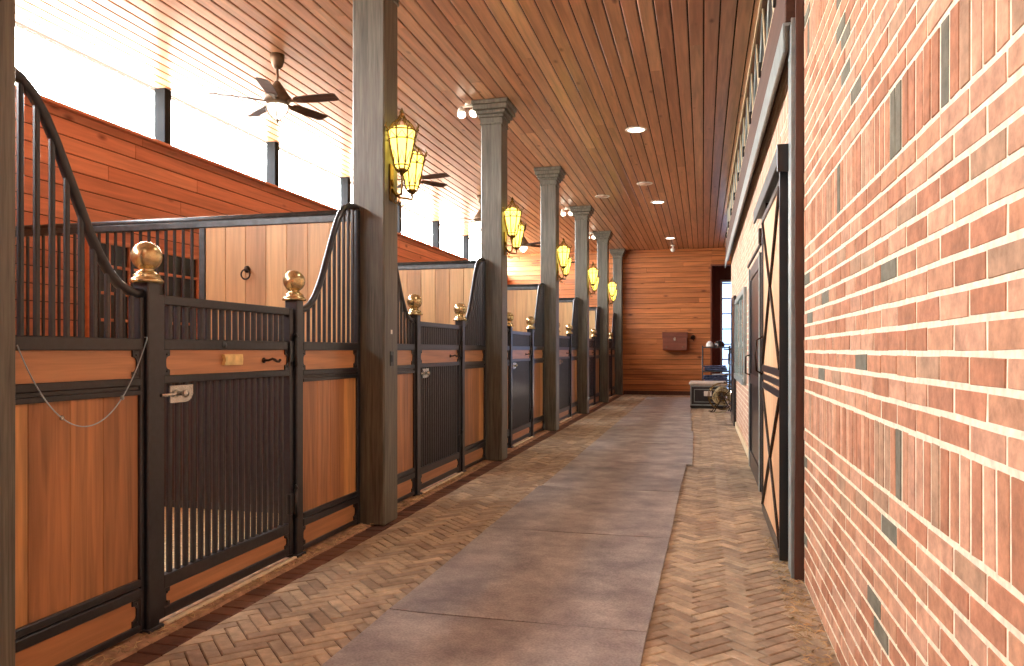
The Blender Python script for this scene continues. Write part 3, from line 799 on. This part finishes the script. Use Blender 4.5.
# ------------------------------------------------------------------ rubber mats
yy=-.06; idx=0; MJ=[-2.06,-.12,1.87,3.79,5.73,7.62,9.47,11.48,13.4,15.3,17.2,19.1,21.0,22.9]
rights=[(-.27,-.27),(-.27,-.27),(-.273,-.268),(-.268,-.24),(-.238,-.226),(-.226,-.198),(-.129,-.14),(-.148,-.16),(-.2,-.21),(-.235,-.24),(-.27,-.28),(-.3,-.31),(-.33,-.35)]
for i in range(len(MJ)-1):
    x1a,x1b=rights[i]; x1=(x1a+x1b)/2; a,b_=MJ[i],MJ[i+1]; x0=-1.632 if i<5 else -1.60
    cx,cy=(x0+x1)/2,(a+b_)/2
    lb=['rubber floor mat behind the camera end of the aisle','rubber floor mat just below the camera',
        'nearest grey rubber mat, cut off by the bottom of the picture','second grey rubber mat, whole and closest to the camera']
    lab=lb[i] if i<4 else ['third rubber mat up the aisle, level with the first large dark post','fourth rubber mat up the aisle','fifth rubber mat up the aisle','sixth rubber mat up the aisle, its right edge sticks out','seventh rubber mat up the aisle','eighth rubber mat up the aisle','ninth rubber mat up the aisle','tenth rubber mat up the aisle','last rubber mat, lying before the end wall'][i-4]
    mb=MB(); n=10
    # slab with faint waviness
    w=(x1-x0)/2; l=(b_-a)/2-.006
    vs=[];fs=[]
    ph=random.uniform(0,6)
    def zt(u,v): return .017+.002*math.sin(3*u+ph)*math.sin(2.3*v+ph*2)+ (.004 if (abs(u)>.97 and abs(v)>.9) else 0)
    for q in range(n+1):
        for r_ in range(n+1):
            u=-1+2*q/n; v=-1+2*r_/n
            vs.append((u*w+(u+1)/2*v*(x1b-x1a)/2,v*l,zt(u,v)))
    for q in range(n):
        for r_ in range(n):
            A=q*(n+1)+r_; fs.append((A,A+n+1,A+n+2,A+1))
    mb.add(vs,fs,True)
    edge=[(q,0) for q in range(n)]+[(n,r_) for r_ in range(n)]+[(n-q,n) for q in range(n)]+[(0,n-r_) for r_ in range(n)]
    ev=[]
    for q,r_ in edge:
        p=vs[q*(n+1)+r_]; ev+=[(p[0],p[1],p[2]),(p[0],p[1],.001)]
    m_=len(edge); mb.add(ev,[(2*e,2*e+1,2*((e+1)%m_)+1,2*((e+1)%m_)) for e in range(m_)])
    if b_<1.5: continue
    o=mb.build('rubber_mat',M['mat'],None,(cx,cy,.002)); tag(o,lab,'mat','rubber mats laid end to end down the aisle')

# ------------------------------------------------------------------ lantern sconces
def sconce(k,label):
    t=thing('lantern_sconce',label,'lantern',(XP+.001,PY[k]+.13,2.62),0,'lit amber lanterns on the timber posts')
    mb=MB(); mb.box(0,.012,-.035,.035,.0,.30,.004); mb.lathe([(.03,0),(.03,.01),(0,.016)],(.01,0,.15),12,'x'); mb.build('back_plate',M['bronze'],t)
    for j,(ox,oy,oz,s) in enumerate(((.108,-.03,.22,1.1),(.108,.19,.10,1.0))):
        mb=MB()
        mb.tube([(.012,0,.10),(.05,oy*.3,.04),(.10,oy*.7,.03+oz*.1),(ox,oy,oz*.45),(ox,oy,oz)],[.011,.011,.010,.009,.008],8)
        mb.tube([(.05,oy*.3,.04),(.035,oy*.4-.02,-.01),(.06,oy*.5-.03,-.03),(.08,oy*.6,-.01)],.006,6)
        a_=mb.build('scroll_arm',M['bronze'],t)
        base=Vector((ox,oy,oz)); n=8
        R=[(.018,0),(.045,.02),(.058,.05),(.085,.17),(.105,.27),(.108,.30)]
        mb=MB()
        for i in range(n):
            a=2*PI*i/n; pts=[base+Vector((r*s*math.cos(a),r*s*math.sin(a),h*s)) for r,h in R]
            mb.tube(pts,.0058*s,5)
            tp=base+Vector((.108*s*math.cos(a),.108*s*math.sin(a),.30*s))
            mb.tube([tp,tp+Vector((.022*s*math.cos(a),.022*s*math.sin(a),.03*s)),tp+Vector((.01*math.cos(a),.01*math.sin(a),.055*s))],[.006,.008,.003],5)
            c_=[base+Vector((r*s*math.cos(a),r*s*math.sin(a),h*s)) for r,h in ((.108,.30),(.07,.355),(.035,.385),(.02,.41))]
            mb.tube(c_,.0045*s,5)
            # filigree diagonals
            a2=2*PI*(i+1)/n
            P=lambda rr,hh,aa: base+Vector((rr*s*math.cos(aa),rr*s*math.sin(aa),hh*s))
            mb.tube([P(.058,.05,a),P(.085,.15,(a+a2)/2),P(.058,.05,a2)],.003,4)
            mb.tube([P(.098,.235,a),P(.112,.285,(a+a2)/2),P(.098,.235,a2)],.003,4)
        for r,h in ((.060,.05),(.100,.235),(.110,.30)):
            mb.tube([base+Vector((r*s*math.cos(a),r*s*math.sin(a),h*s)) for a in [2*PI*i/16 for i in range(17)]],.005*s,5,False)
        mb.lathe([(0,-.03*s),(.012*s,-.015*s),(.02*s,0),(.045*s,.018*s),(.03*s,.03*s)],tuple(base),12)
        mb.lathe([(.022*s,.40*s),(.026*s,.415*s),(.012*s,.43*s),(.018*s,.445*s),(.006*s,.465*s),(0,.48*s)],tuple(base),12)
        cg=mb.build('lantern_cage',M['bronze'],t)
        mb=MB(); mb.lathe([(.02*s,.03*s),(.050*s,.05*s),(.078*s,.17*s),(.097*s,.27*s),(.099*s,.295*s),(.06*s,.33*s),(.0,.35*s)],tuple(base),16); mb.build('amber_glass',M['lanternglass'],cg)
    return t
sl=['double amber lantern sconce on the large dark post beside the nearest stall','double amber lantern sconce on the second receding post, one lamp above the other',
    'lit lantern sconce on the third receding post','lit lantern sconce on the fourth receding post','small bright lantern sconce on the fifth receding post']
s0=None
for k in range(1,6):
    if k==1: s0=sconce(k,sl[0])
    else:
        c=copy_tree(s0); c.location=(XP+.001,PY[k]+.13,2.62); c['label']=sl[k-1]

# ------------------------------------------------------------------ ceiling fans
def fan(loc,label,rot):
    t=thing('ceiling_fan',label,'ceiling fan',loc,rot,'ceiling fans over the stalls')
    mb=MB(); mb.lathe([(.0,-.155),(.03,-.15),(.055,-.12),(.072,-.06),(.075,0)],(0,0,0),18); mb.build('canopy',M['motor'],t)
    mb=MB(); mb.tube([(0,0,-.14),(0,0,-.30)],.013,10); mb.build('down_rod',M['motor'],t)
    mb=MB(); mb.lathe([(.0,-.545),(.10,-.54),(.135,-.50),(.15,-.475),(.148,-.455),(.115,-.42),(.07,-.35),(.035,-.30),(.025,-.285),(0,-.283)],(0,0,0),22); mb.build('motor_housing',M['motor'],t)
    for i in range(5):
        a=2*PI*i/5; s0_=0
        mb=MB(); P=[(.20,-.045),(.26,-.062),(.45,-.072),(.66,-.070),(.69,-.055),(.69,.055),(.66,.070),(.45,.072),(.26,.062),(.20,.045)]
        mb.prism([(x,y) for x,y in P],-.004,.004,'z')
        mb.mat4(Matrix.Rotation(a,4,'Z')@Matrix.Translation((0,0,-.50))@Matrix.Rotation(-.22,4,'X')); bl=mb.build('blade',M['bladew'],t)
        mb=MB(); mb.box(.12,.27,-.018,.018,-.008,.008,.003); mb.box(.24,.30,-.035,.035,-.009,-.003,.002)
        mb.mat4(Matrix.Rotation(a,4,'Z')@Matrix.Translation((0,0,-.505))@Matrix.Rotation(-.22,4,'X')); mb.build('blade_iron',M['motor'],bl)
    mb=MB(); mb.lathe([(0,-.69),(.03,-.685),(.075,-.64),(.105,-.58),(.108,-.545)],(0,0,0),20); gl=mb.build('glass_bowl',M['bulbwhite'],t)
    mb=MB()
    for i in range(4):
        a=2*PI*i/4+.4; mb.tube([(.115*math.cos(a),.115*math.sin(a),-.54),(.112*math.cos(a),.112*math.sin(a),-.585),(.08*math.cos(a),.08*math.sin(a),-.647),(.03*math.cos(a),.03*math.sin(a),-.695),(0,0,-.70)],.006,6)
    mb.lathe([(.0,-.735),(.008,-.725),(.014,-.705),(.022,-.695),(0,-.685)],(0,0,0),10)
    mb.build('cage',M['motor'],gl)
    return t
fl=['nearest ceiling fan with five dark blades and glass bowl, hung above the second stall','ceiling fan half hidden behind the large dark post','ceiling fan further back, seen between the dark post and the grey post',
    'distant ceiling fan showing one pale blade behind the second grey post','farthest ceiling fan, small, near the end wall']
f0=fan((-4.42,7.28,H),fl[0],math.radians(1))
rots=[54,-14,10,40,20]
for i in range(1,5):
    c=copy_tree(f0); c.location=(-4.42,7.28+3.83*i,H); c.rotation_euler=(0,0,math.radians(rots[i])); c['label']=fl[i]

# ------------------------------------------------------------------ recessed lights, spotlights, camera dome
def can(loc,label,lit=True):
    t=thing('recessed_light',label,'ceiling light',loc,0,'round recessed ceiling lights' if lit else 'round unlit ceiling covers')
    mb=MB(); mb.lathe([(.115,-.002),(.118,-.010),(.150,-.008),(.155,0)],(0,0,0),28); mb.build('trim_ring',M['white'],t)
    mb=MB(); mb.lathe([(0,-.006),(.118,-.006),(.118,-.001)],(0,0,0),28); mb.build('lens',M['can'] if lit else M['dim'],t)
    return t
cy=[5.5,11.0,16.5,22.0]
can((-.93,11.0,H),'nearest visible lit round ceiling light over the aisle')
can((-.93,16.5,H),'lit round ceiling light midway down the aisle')
can((-.90,21.9,H),'farthest lit round ceiling light, just before the end wall')
can((-.93,5.5,H),'round ceiling light above the near aisle')
can((-1.07,14.6,H),'faint unlit round ceiling cover between the two nearer lit lights',False)
can((-2.0,15.6,H),'faint unlit round ceiling cover beside the line of posts',False)
def spots(x,y,label):
    t=thing('spotlight_pair',label,'spotlight',(x,y,H),0,'small white spotlights beside the post capitals')
    mb=MB(); mb.lathe([(.05,-.03),(.055,0)],(0,0,0),16); mb.tube([(-.09,0,-.035),(.09,0,-.035)],.012,8); mb.build('mount',M['white'],t)
    for sx in (-1,1):
        mb=MB(); mb.lathe([(.0,.09),(.035,.085),(.045,.05),(.058,-.05),(.055,-.055)],(0,0,0),16)
        R=Matrix.Translation((sx*.09,-.03,-.11))@Matrix.Rotation(math.radians(-40),4,'X')@Matrix.Rotation(math.radians(sx*15),4,'Y'); mb.mat4(R); h=mb.build('lamp_head',M['white'],t)
        mb=MB(); mb.lathe([(0,-.056),(.052,-.056)],(0,0,0),16); mb.mat4(R); mb.build('lens',M['can'],h)
    return t
spots(-2.92,PY[2]+.05,'pair of small white spotlights left of the capital of the first grey post')
for k,l in ((4,'pair of small white spotlights beside the capital of the third grey post'),(5,'small white spotlight beside the capital of the fourth grey post')):
    spots(-2.92,PY[k]+.05,l)
t=thing('security_camera','small white dome camera under the ceiling in front of the end wall','camera',(-.88,23.4,H))
mb=MB(); mb.lathe([(.06,-.03),(.07,0)],(0,0,0),16); mb.tube([(0,0,-.03),(0,0,-.09)],.018,8); mb.build('mount',M['white'],t)
mb=MB(); mb.lathe([(0,-.21),(.05,-.195),(.075,-.14),(.06,-.09),(0,-.08)],(0,0,0),16); mb.build('dome',M['white'],t)

# ------------------------------------------------------------------ end of the aisle
t=thing('wall_box','brown wooden box mounted on the orange end wall','box',(-.84,YB-.018,1.40))
mb=MB(); mb.box(-.37,.37,-.30,-.0,0,.50,.012); mb.build('box_body',M['box'],t)
mb=MB(); mb.box(-.385,.385,-.32,0,.50,.56,.012); mb.box(-.385,.385,-.315,-.29,.38,.50,.006); mb.build('lid',M['box'],t)
mb=MB(); mb.box(-.03,.03,-.335,-.315,.30,.40,.004); mb.build('hasp',M['silver'],t)
for sx in (-.25,.25):
    mb=MB(); mb.lathe([(.02,0),(.02,.01),(0,.012)],(0,0,0),10,'y'); mb.mat4(Matrix.Translation((sx,-.31,.1))); mb.build('stud',M['silver'],t)
t=thing('round_wall_object','small dark round object on the end wall right of the brown box','knob',(-.30,YB-.018,1.80))  # small round wall object of unknown use, its ring form is made up
mb=MB(); mb.lathe([(.07,0),(.07,-.02),(.03,-.03),(.03,-.06),(.05,-.08),(.04,-.11),(0,-.12)],(0,0,0),16,'y'); mb.build('object_mount',M['rust'],t)
mb=MB(); mb.tube([(.0,-.05,-.02),(.02,-.05,-.08),(0,-.05,-.12)],.01,6); mb.build('ring',M['rust'],t)

# tack trunk
t=thing('tack_trunk','dark tack trunk with white trim lines and cream cushioned top by the right wall','trunk',(.12,19.15,0))
w,d,h=.42,.28,.55
mb=MB(); mb.box(-w,w,-d,d,.0,.07,.006); mb.build('plinth',M['black'],t)
mb=MB(); mb.box(-w+.02,w-.02,-d+.02,d-.02,.07,h,.008); mb.build('trunk_body',M['trunk'],t)
mb=MB()
for (a,b_,c_,e) in ((-w+.0,w-.0,.07,.10),(-w,w,h-.03,h),): mb.box(a,b_,-d,-d+.02,c_,e,.003)
for x in (-w,w-.03): mb.box(x,x+.03,-d,-d+.02,.10,h-.03,.003)
mb.box(-w+.09,w-.09,-d+.006,-d+.018,.15,.165,.002); mb.box(-w+.09,w-.09,-d+.006,-d+.018,h-.10,h-.085,.002)
for x in (-w+.09,w-.105): mb.box(x,x+.015,-d+.006,-d+.018,.165,h-.10,.002)
for z0,z1 in ((.07,.10),(h-.03,h)): mb.box(-w,-w+.02,-d+.02,d,z0,z1,.003)
mb.build('white_trim',M['teal'],t)
mb=MB(); mb.box(-.10,.08,-d+.002,-d+.018,.30,.42,.006); mb.build('name_plate',M['white'],t)
mb=MB(); mb.box(-w-.03,w+.03,-d-.03,d+.03,h,h+.10,.035); mb.build('cushion',M['cushion'],t)

# hose reel
t=thing('hose_reel','round wire hose reel with coiled beige hose in front of the tack trunk','hose reel',(.42,17.9,0),math.radians(8))
R_=.30; zc=.36
mb=MB()
for yy in (-.09,.09):
    for rr in (R_,R_*.35):
        mb.tube([(rr*math.cos(a),yy,zc+rr*math.sin(a)) for a in [2*PI*i/28 for i in range(29)]],.009,6,False)
    for i in range(8):
        a=2*PI*i/8+.2; mb.tube([(.03*math.cos(a),yy,zc+.03*math.sin(a)),(R_*math.cos(a),yy,zc+R_*math.sin(a))],.006,5)
mb.build('reel_wheel',M['bronze'],t)
mb=MB(); pts=[]
for i in range(28*6+1):
    a=2*PI*i/28; rr=.13+.10*((i//56)/3)+.012*math.sin(i*.7); pts.append((rr*math.cos(a),-.07+.14*abs(((i/56)%2)-1),zc+rr*math.sin(a)))
mb.tube(pts,.014,6); mb.tube([(.23,-.07,zc),(.20,-.1,.15),(.05,-.14,.03),(-.1,-.2,.016),(-.2,-.3,.016)],.013,6)
mb.build('hose',M['hose'],t)
mb=MB(); mb.tube([(0,-.15,zc),(0,.15,zc)],.014,8)
for yy in (-.13,.13):
    mb.tube([(0,yy,zc),(-.2,yy,.012),(-.28,yy,.012)],.011,6); mb.tube([(0,yy,zc),(.18,yy,.012)],.011,6)
mb.tube([(0,-.13,zc),(.16,-.13,.50),(.22,-.13,.62)],.01,6)
mb.build('reel_stand',M['rust'],t)
mb=MB(); mb.tube([(0,-.15,zc),(.0,-.17,zc),(.11,-.17,zc-.06),(.11,-.23,zc-.06)],.009,6); mb.build('crank',M['redbrown'],t)

# saddle rack / shelf cart
t=thing('shelf_rack','tall dark metal rack with shelves of blankets beside the far right wall','rack',(.33,20.5,0))
mb=MB(); w,d=.34,.26
for x in (-w,w):
    for y in (-d,d): mb.tube([(x,y,.0),(x,y,1.52)],.018,8)
mb.tube([(w,-d,1.36),(w+.22,-d,1.36)],.014,6); mb.tube([(w,-d,.62),(w+.22,-d,.62)],.014,6)
mb.build('rack_frame',M['metal2'],t)
for z in (.45,.84,1.46):
    mb=MB(); mb.box(-w-.01,w+.01,-d-.01,d+.01,z,z+.03,.004); mb.build('shelf',M['metal2'],t)
def folded(name,label,cat,loc,w,d,n,th,m,rot=0):
    t=thing(name,label,cat,loc,rot)
    mb=MB()
    for i in range(n):
        dx=random.uniform(-.02,.02); mb.box(-w+dx,w+dx,-d,d,i*th+.001,(i+1)*th-.001,th*.42)
    for k,(x,y,z) in enumerate(mb.v): mb.v[k]=(x,y,z+.008*math.sin(9*x+3*y))
    for k in range(len(mb.v)): mb.v[k]=(mb.v[k][0],mb.v[k][1],max(mb.v[k][2],.002))
    mb.build('folded_cloth',m,t)
    return t
folded('folded_blanket','blue-grey folded horse blanket on the middle rack shelf','blanket',(.31,20.48,.875),.29,.22,3,.045,M['blueclo'])
folded('folded_blanket','pile of crumpled dark blue blanket on the lowest rack shelf','blanket',(.32,20.48,.485),.30,.22,5,.055,M['blueclo'],.06)
folded('towel','white towel draped on the dark blue blanket pile on the rack','towel',(.45,20.42,.765),.20,.16,1,.035,M['whiteclo'],-.1)
# riding helmet + white ball on top
t=thing('riding_helmet','dark riding helmet resting on top of the metal rack','helmet',(.41,20.45,1.492))
mb=MB(); mb.lathe([(.13,0),(.135,.03),(.13,.08),(.10,.13),(.05,.155),(0,.16)],(0,0,0),20); mb.build('shell',M['black'],t)
mb=MB(); mb.prism([(-.10,-.06),(-.07,-.17),(0,-.20),(.07,-.17),(.10,-.06)],.002,.014,'z'); mb.build('peak',M['black'],t)
t=thing('white_cap','small white round bowl-shaped cap sitting on top of the metal rack','cap',(.17,20.45,1.492))
mb=MB(); mb.lathe([(.09,0),(.095,.04),(.08,.10),(.04,.14),(0,.15)],(0,0,0),18); mb.build('dome',M['white'],t)
# saddle arms on the wall beyond reel
for z,l in ((1.42,'upper thin wall rod sticking out of the brick above the trunk'),(.70,'lower thin rusty wall rod sticking out of the brick above the hose reel')):
    t=thing('wall_rod',l,'rod',(XR,17.15,z)); mb=MB(); mb.tube([(0,0,0),(-.16,0,.01)],.014,8); mb.lathe([(.04,0),(.04,-.01),(0,-.012)],(0,0,0),10,'x'); mb.build('rod_arm',M['rust'],t)

# straw litter
def litter(name,label,n,x0,x1,y0,y1,z,m,cl=1.0):
    mb=MB()
    for i in range(n):
        x=random.uniform(x0,x1); y=random.uniform(y0,y1); a=random.uniform(0,PI); l=random.uniform(.01,.035)*cl
        zz=z+random.uniform(.001,.006); dx,dy=math.cos(a)*l,math.sin(a)*l; wx,wy=-math.sin(a)*.0015,math.cos(a)*.0015
        dz=random.uniform(0,.008)
        mb.add([(x-dx-wx,y-dy-wy,zz),(x+dx-wx,y+dy-wy,zz+dz),(x+dx+wx,y+dy+wy,zz+dz),(x-dx+wx,y-dy+wy,zz),(x,y,zz+dz+.003)],[(0,1,4),(1,2,4),(2,3,4),(3,0,4),(3,2,1,0)])
    o=mb.build(name,m); tag(o,label,'straw'); o['kind']='stuff'; return o
litter('loose_straw','loose straw and chaff caught along the foot of the stall fronts',900,-2.66,-2.56,2.3,9,.012,M['straw'])
litter('loose_straw','loose straw scattered over the pavers at the foot of the right brick wall',700,.44,.58,2.2,6,.0,M['straw'])

# ------------------------------------------------------------------ lights
def area(name,loc,rot,sx,sy,power,col,spread=180):
    l=bpy.data.lights.new(name,'AREA'); l.shape='RECTANGLE'; l.size=sx; l.size_y=sy; l.energy=power; l.color=col; l.spread=math.radians(spread)
    o=bpy.data.objects.new(name,l); COL.objects.link(o); o.location=loc; o.rotation_euler=rot; return o
def portal(name,loc,rot,sx,sy):
    o=area(name,loc,rot,sx,sy,1,(1,1,1)); o.data.cycles.is_portal=True; return o
portal('portal_windows',(XL-.22,(Y0+YB)/2,(SILL+H)/2),(0,-PI/2,0),H-SILL,YB-Y0)

portal('portal_end_door',((gx0+gx1)/2,YA+.1,1.85),(-PI/2,0,0),gx1-gx0,3.6)
def spot(loc,power,col,ang=140,r=.1):
    l=bpy.data.lights.new('downlight','SPOT'); l.energy=power; l.color=col; l.spot_size=math.radians(ang); l.spot_blend=.9; l.shadow_soft_size=r
    o=bpy.data.objects.new('downlight',l); COL.objects.link(o); o.location=loc; return o
for y in (0,5.5,11,16.5,22): spot((-.93,y,H-.03),CANP if 'CANP' in globals() else 80,(1,.92,.82))

w=bpy.data.worlds.new('sky'); SC.world=w; w.use_nodes=True; nt=w.node_tree
bg=nt.nodes['Background']; tc=nt.nodes.new('ShaderNodeTexCoord'); sp=nt.nodes.new('ShaderNodeSeparateXYZ')
nt.links.new(tc.outputs['Generated'],sp.inputs[0])
r=nt.nodes.new('ShaderNodeValToRGB'); e=r.color_ramp.elements
e[0].position=.0; e[0].color=(.55,.45,.36,1); e[1].position=1; e[1].color=(.80,.90,1,1)
x=e.new(.47); x.color=(.62,.52,.42,1); x=e.new(.52); x.color=(1,.98,.95,1)
mr=nt.nodes.new('ShaderNodeMapRange'); mr.inputs[1].default_value=-1; mr.inputs[2].default_value=1
nt.links.new(sp.outputs[2],mr.inputs[0]); nt.links.new(mr.outputs[0],r.inputs[0]); nt.links.new(r.outputs[0],bg.inputs[0])
bg.inputs[1].default_value=41.0

# ------------------------------------------------------------------ camera
cam=bpy.data.cameras.new('camera'); co=bpy.data.objects.new('camera',cam); COL.objects.link(co)
cam.sensor_width=36; cam.sensor_fit='HORIZONTAL'; cam.lens=36*760/1024; cam.clip_start=.05; cam.clip_end=200
co.location=(0,0,1.41); co.rotation_euler=(PI/2,0,math.atan2(191,760)); cam.shift_y=(350-333)/1024
SC.camera=co
vs_=SC.view_settings; vs_.view_transform='Standard'; vs_.look='None'; vs_.gamma=1; vs_.use_curve_mapping=False; vs_.exposure=0.45
